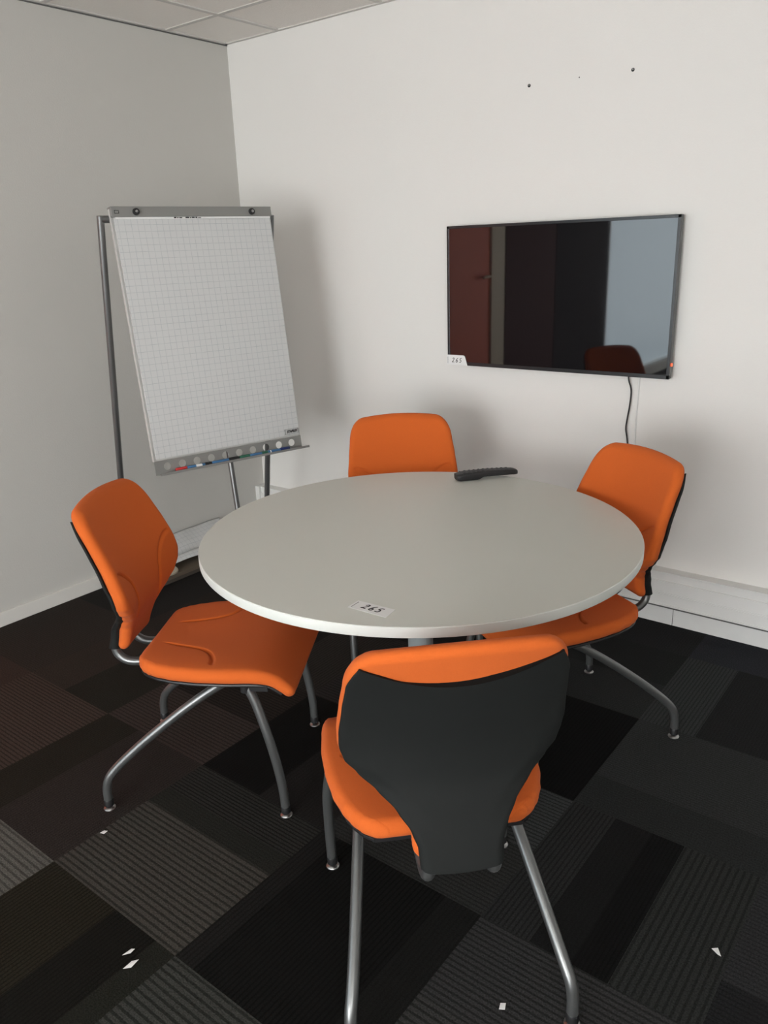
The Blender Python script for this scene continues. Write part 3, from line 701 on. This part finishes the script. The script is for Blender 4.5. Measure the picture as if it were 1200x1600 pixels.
# markers lying in the tray, left to right
def marker(u0, L, body, cap, label, cap_left=True, band=None, tail=None):
    o = thing('marker_pen', label, 'marker', P_(u0, 1.0195 - 0.008, 0.017)); o.rotation_euler = (0, 0, 0)
    M0 = Matrix(((ux.x, dn.x, nb.x, 0), (ux.y, dn.y, nb.y, 0), (ux.z, dn.z, nb.z, 0), (0, 0, 0, 1)))
    def seg(a, b, r, name, ma, prof=None):
        m = MB(); pts = [M0 @ Vector((x, 0, 0)) for x in ([a, a + .002, b - .002, b])]; m.tube(pts, [r * .8, r, r, r * .8], 14); m.build(name, ma, o, smooth=True)
    if cap_left: seg(0, 0.048, 0.0080, 'cap', cap); seg(0.046, L - 0.012, 0.0068, 'barrel', body); seg(L - 0.014, L, 0.0072, 'end_plug', tail or cap)
    else: seg(L - 0.048, L, 0.0080, 'cap', cap); seg(0.012, L - 0.046, 0.0068, 'barrel', body); seg(0, 0.014, 0.0072, 'end_plug', tail or cap)
    if band: seg(band[0], band[1], 0.0070, 'label_band', M_PAPERW)
    return o
marker(0.078, 0.140, M_PBLUE, M_PRED, 'marker with red cap and blue barrel at the left of the pen tray', True, (0.085, 0.115), M_BLACK)
marker(0.222, 0.138, M_PBLUE, M_BLACK, 'blue marker with black cap in the middle of the pen tray', False)
marker(0.364, 0.118, M_PBLUE, M_PGREEN, 'blue marker with dark green cap right of tray middle', True)
marker(0.486, 0.122, M_PBLUE, M_PDBLUE, 'marker with dark blue cap at the right of the pen tray', False, (0.022, 0.030), M_PGREEN)

# ------------------------------------------------------------------ cardboard box and paper by the left wall
t = thing('cardboard_box', 'flat brown cardboard box on the floor along the left wall', 'box', (0.14, -0.70, 0))
m = MB(); m.box((-0.11, -0.30, 0.0), (0.108, 0.38, 0.028)); m.build('tray', M_CARDDK, t, bevel=0.002)
m = MB(); m.box((-0.113, -0.303, 0.034), (0.114, 0.383, 0.040)); m.box((0.108, -0.303, 0.020), (0.114, 0.383, 0.036)); m.box((-0.113, -0.303, 0.020), (0.114, -0.298, 0.036)); m.build('lid', M_CARD, t, bevel=0.0015)
rows = []
NP = 34
def sheet(name, pts_fn, U0, U1, th, ma):
    V, F, UV = [], [], []; NA, NBB = 40, 24
    for layer in (0, 1):
        for i in range(NA + 1):
            for j in range(NBB + 1):
                y = U0 + (U1 - U0) * i / NA; x, z = pts_fn(j / NBB, i / NA); V.append((x, y, z - (th if layer else 0))); UV.append((y, j / NBB * 0.24))
    n = (NA + 1) * (NBB + 1)
    for i in range(NA):
        for j in range(NBB):
            a = i * (NBB + 1) + j; F.append((a, a + NBB + 1, a + NBB + 2, a + 1)); a += n; F.append((a + 1, a + NBB + 2, a + NBB + 1, a))
    for i in range(NA):
        a = i * (NBB + 1); b = a + NBB + 1; F.append((a, a + n, b + n, b)); a += NBB; b += NBB; F.append((b, b + n, a + n, a))
    for j in range(NBB):
        F.append((j + 1, j + 1 + n, j + n, j)); a = NA * (NBB + 1) + j; F.append((a, a + n, a + 1 + n, a + 1))
    return link(name, V, F, ma, None, True, uvs=UV)
def pf(a, b):
    x = 0.012 + 0.20 * a
    z = 0.088 * (1 - a) ** 1.3 + 0.055 + 0.035 * math.exp(-((a - 0.88) / 0.16) ** 2) - 0.030 * math.exp(-((a - 0.60) / 0.14) ** 2) + 0.0015 * math.sin(b * 23 + a * 5)
    return x + 0.003 * math.sin(b * 17) * a, max(z, 0.046)
tag(sheet('paper_sheet', pf, -0.98, -0.36, 0.003, M_GRID), 'crumpled sheet of white squared paper lying on the flat cardboard box', 'paper')
# beige rounded flap in front of the paper
m = MB(); NN = 20
pts = [(0.0, -0.045), (0.0, 0.045)] + [(0.042 * math.sin(PI * q / NN) ** 0.6 if 0 < q < NN else 0.0, 0.045 * math.cos(PI * q / NN)) for q in range(1, NN)]
lo = [Vector((0.075 + a, -0.17 + b, 0.0405 + 0.012 * (1 - a / 0.042))) for a, b in pts]; hi = [v + Vector((0, 0, 0.009)) for v in lo]
m.loft([lo, hi]); m.build('flap', M_BEIGE, t, bevel=0.002)

# ------------------------------------------------------------------ wall plugs and mark
for x, z, lab in ((1.647, 2.065, 'left one of two small wall plugs above the television'), (2.051, 2.061, 'right one of two small wall plugs above the television')):
    t = thing('wall_plug', lab, 'wall plug', (x, 0, z))
    MM = Matrix.Rotation(PI / 2, 4, 'X')
    m = MB(); m.lathe([(0.006, -0.001), (0.006, 0.0015), (0.005, 0.003)], n=16, M=MM); m.build('plug', M_SHELL, t, smooth=True)
    m = MB(); m.lathe([(0.0028, 0.003), (0.0022, 0.006)], (0.001, 0.001, 0), 12, MM); m.build('screw', M_CHROME, t, smooth=True)
m = MB(); m.lathe([(0.0022, -0.0005), (0.0020, 0.0012)], n=10, M=Matrix.Translation((1.85, 0, 2.065)) @ Matrix.Rotation(PI / 2, 4, 'X'))
tag(m.build('nail', M_SHELL), 'tiny nail in the wall between the two wall plugs', 'nail')

# ------------------------------------------------------------------ paper scraps on the carpet
SCR = [((1.509, -2.098), [(-.010, -.002), (-.002, .007), (.010, .003), (.003, -.007)], 'small white paper scrap near the left chair, before its rear foot'),
       ((1.902, -2.296), [(-.012, -.008), (.004, .008), (.013, .006), (.006, -.004)], 'upper of two white paper scraps lying together on the dark carpet tile'),
       ((1.933, -2.315), [(-.012, -.010), (.002, .009), (.018, .010), (.006, -.008)], 'lower of two white paper scraps lying together on the dark carpet tile'),
       ((2.968, -1.524), [(-.008, .010), (.006, .010), (.004, -.012), (-.001, -.006)], 'white paper scrap on the carpet far right, away from the chairs'),
       ((2.653, -1.917), [(-.008, -.006), (-.003, .008), (.008, .006), (.004, -.008)], 'white paper scrap between the rear legs of the near chair')]
for (x, y), ol, lab in SCR:
    m = MB(); R3 = Matrix.Rotation(0.66, 4, 'Z')
    lo = [R3 @ Vector((a, b, 0.0005 + 0.004 * max(0, a) / 0.01 * 0.5)) for a, b in ol]; m.loft([lo, [v + Vector((0, 0, 0.0007)) for v in lo]])
    tag(m.build('paper_scrap', M_PAPERW, loc=(x, y, 0.0003)), lab, 'paper scrap', 'paper scraps on the carpet')
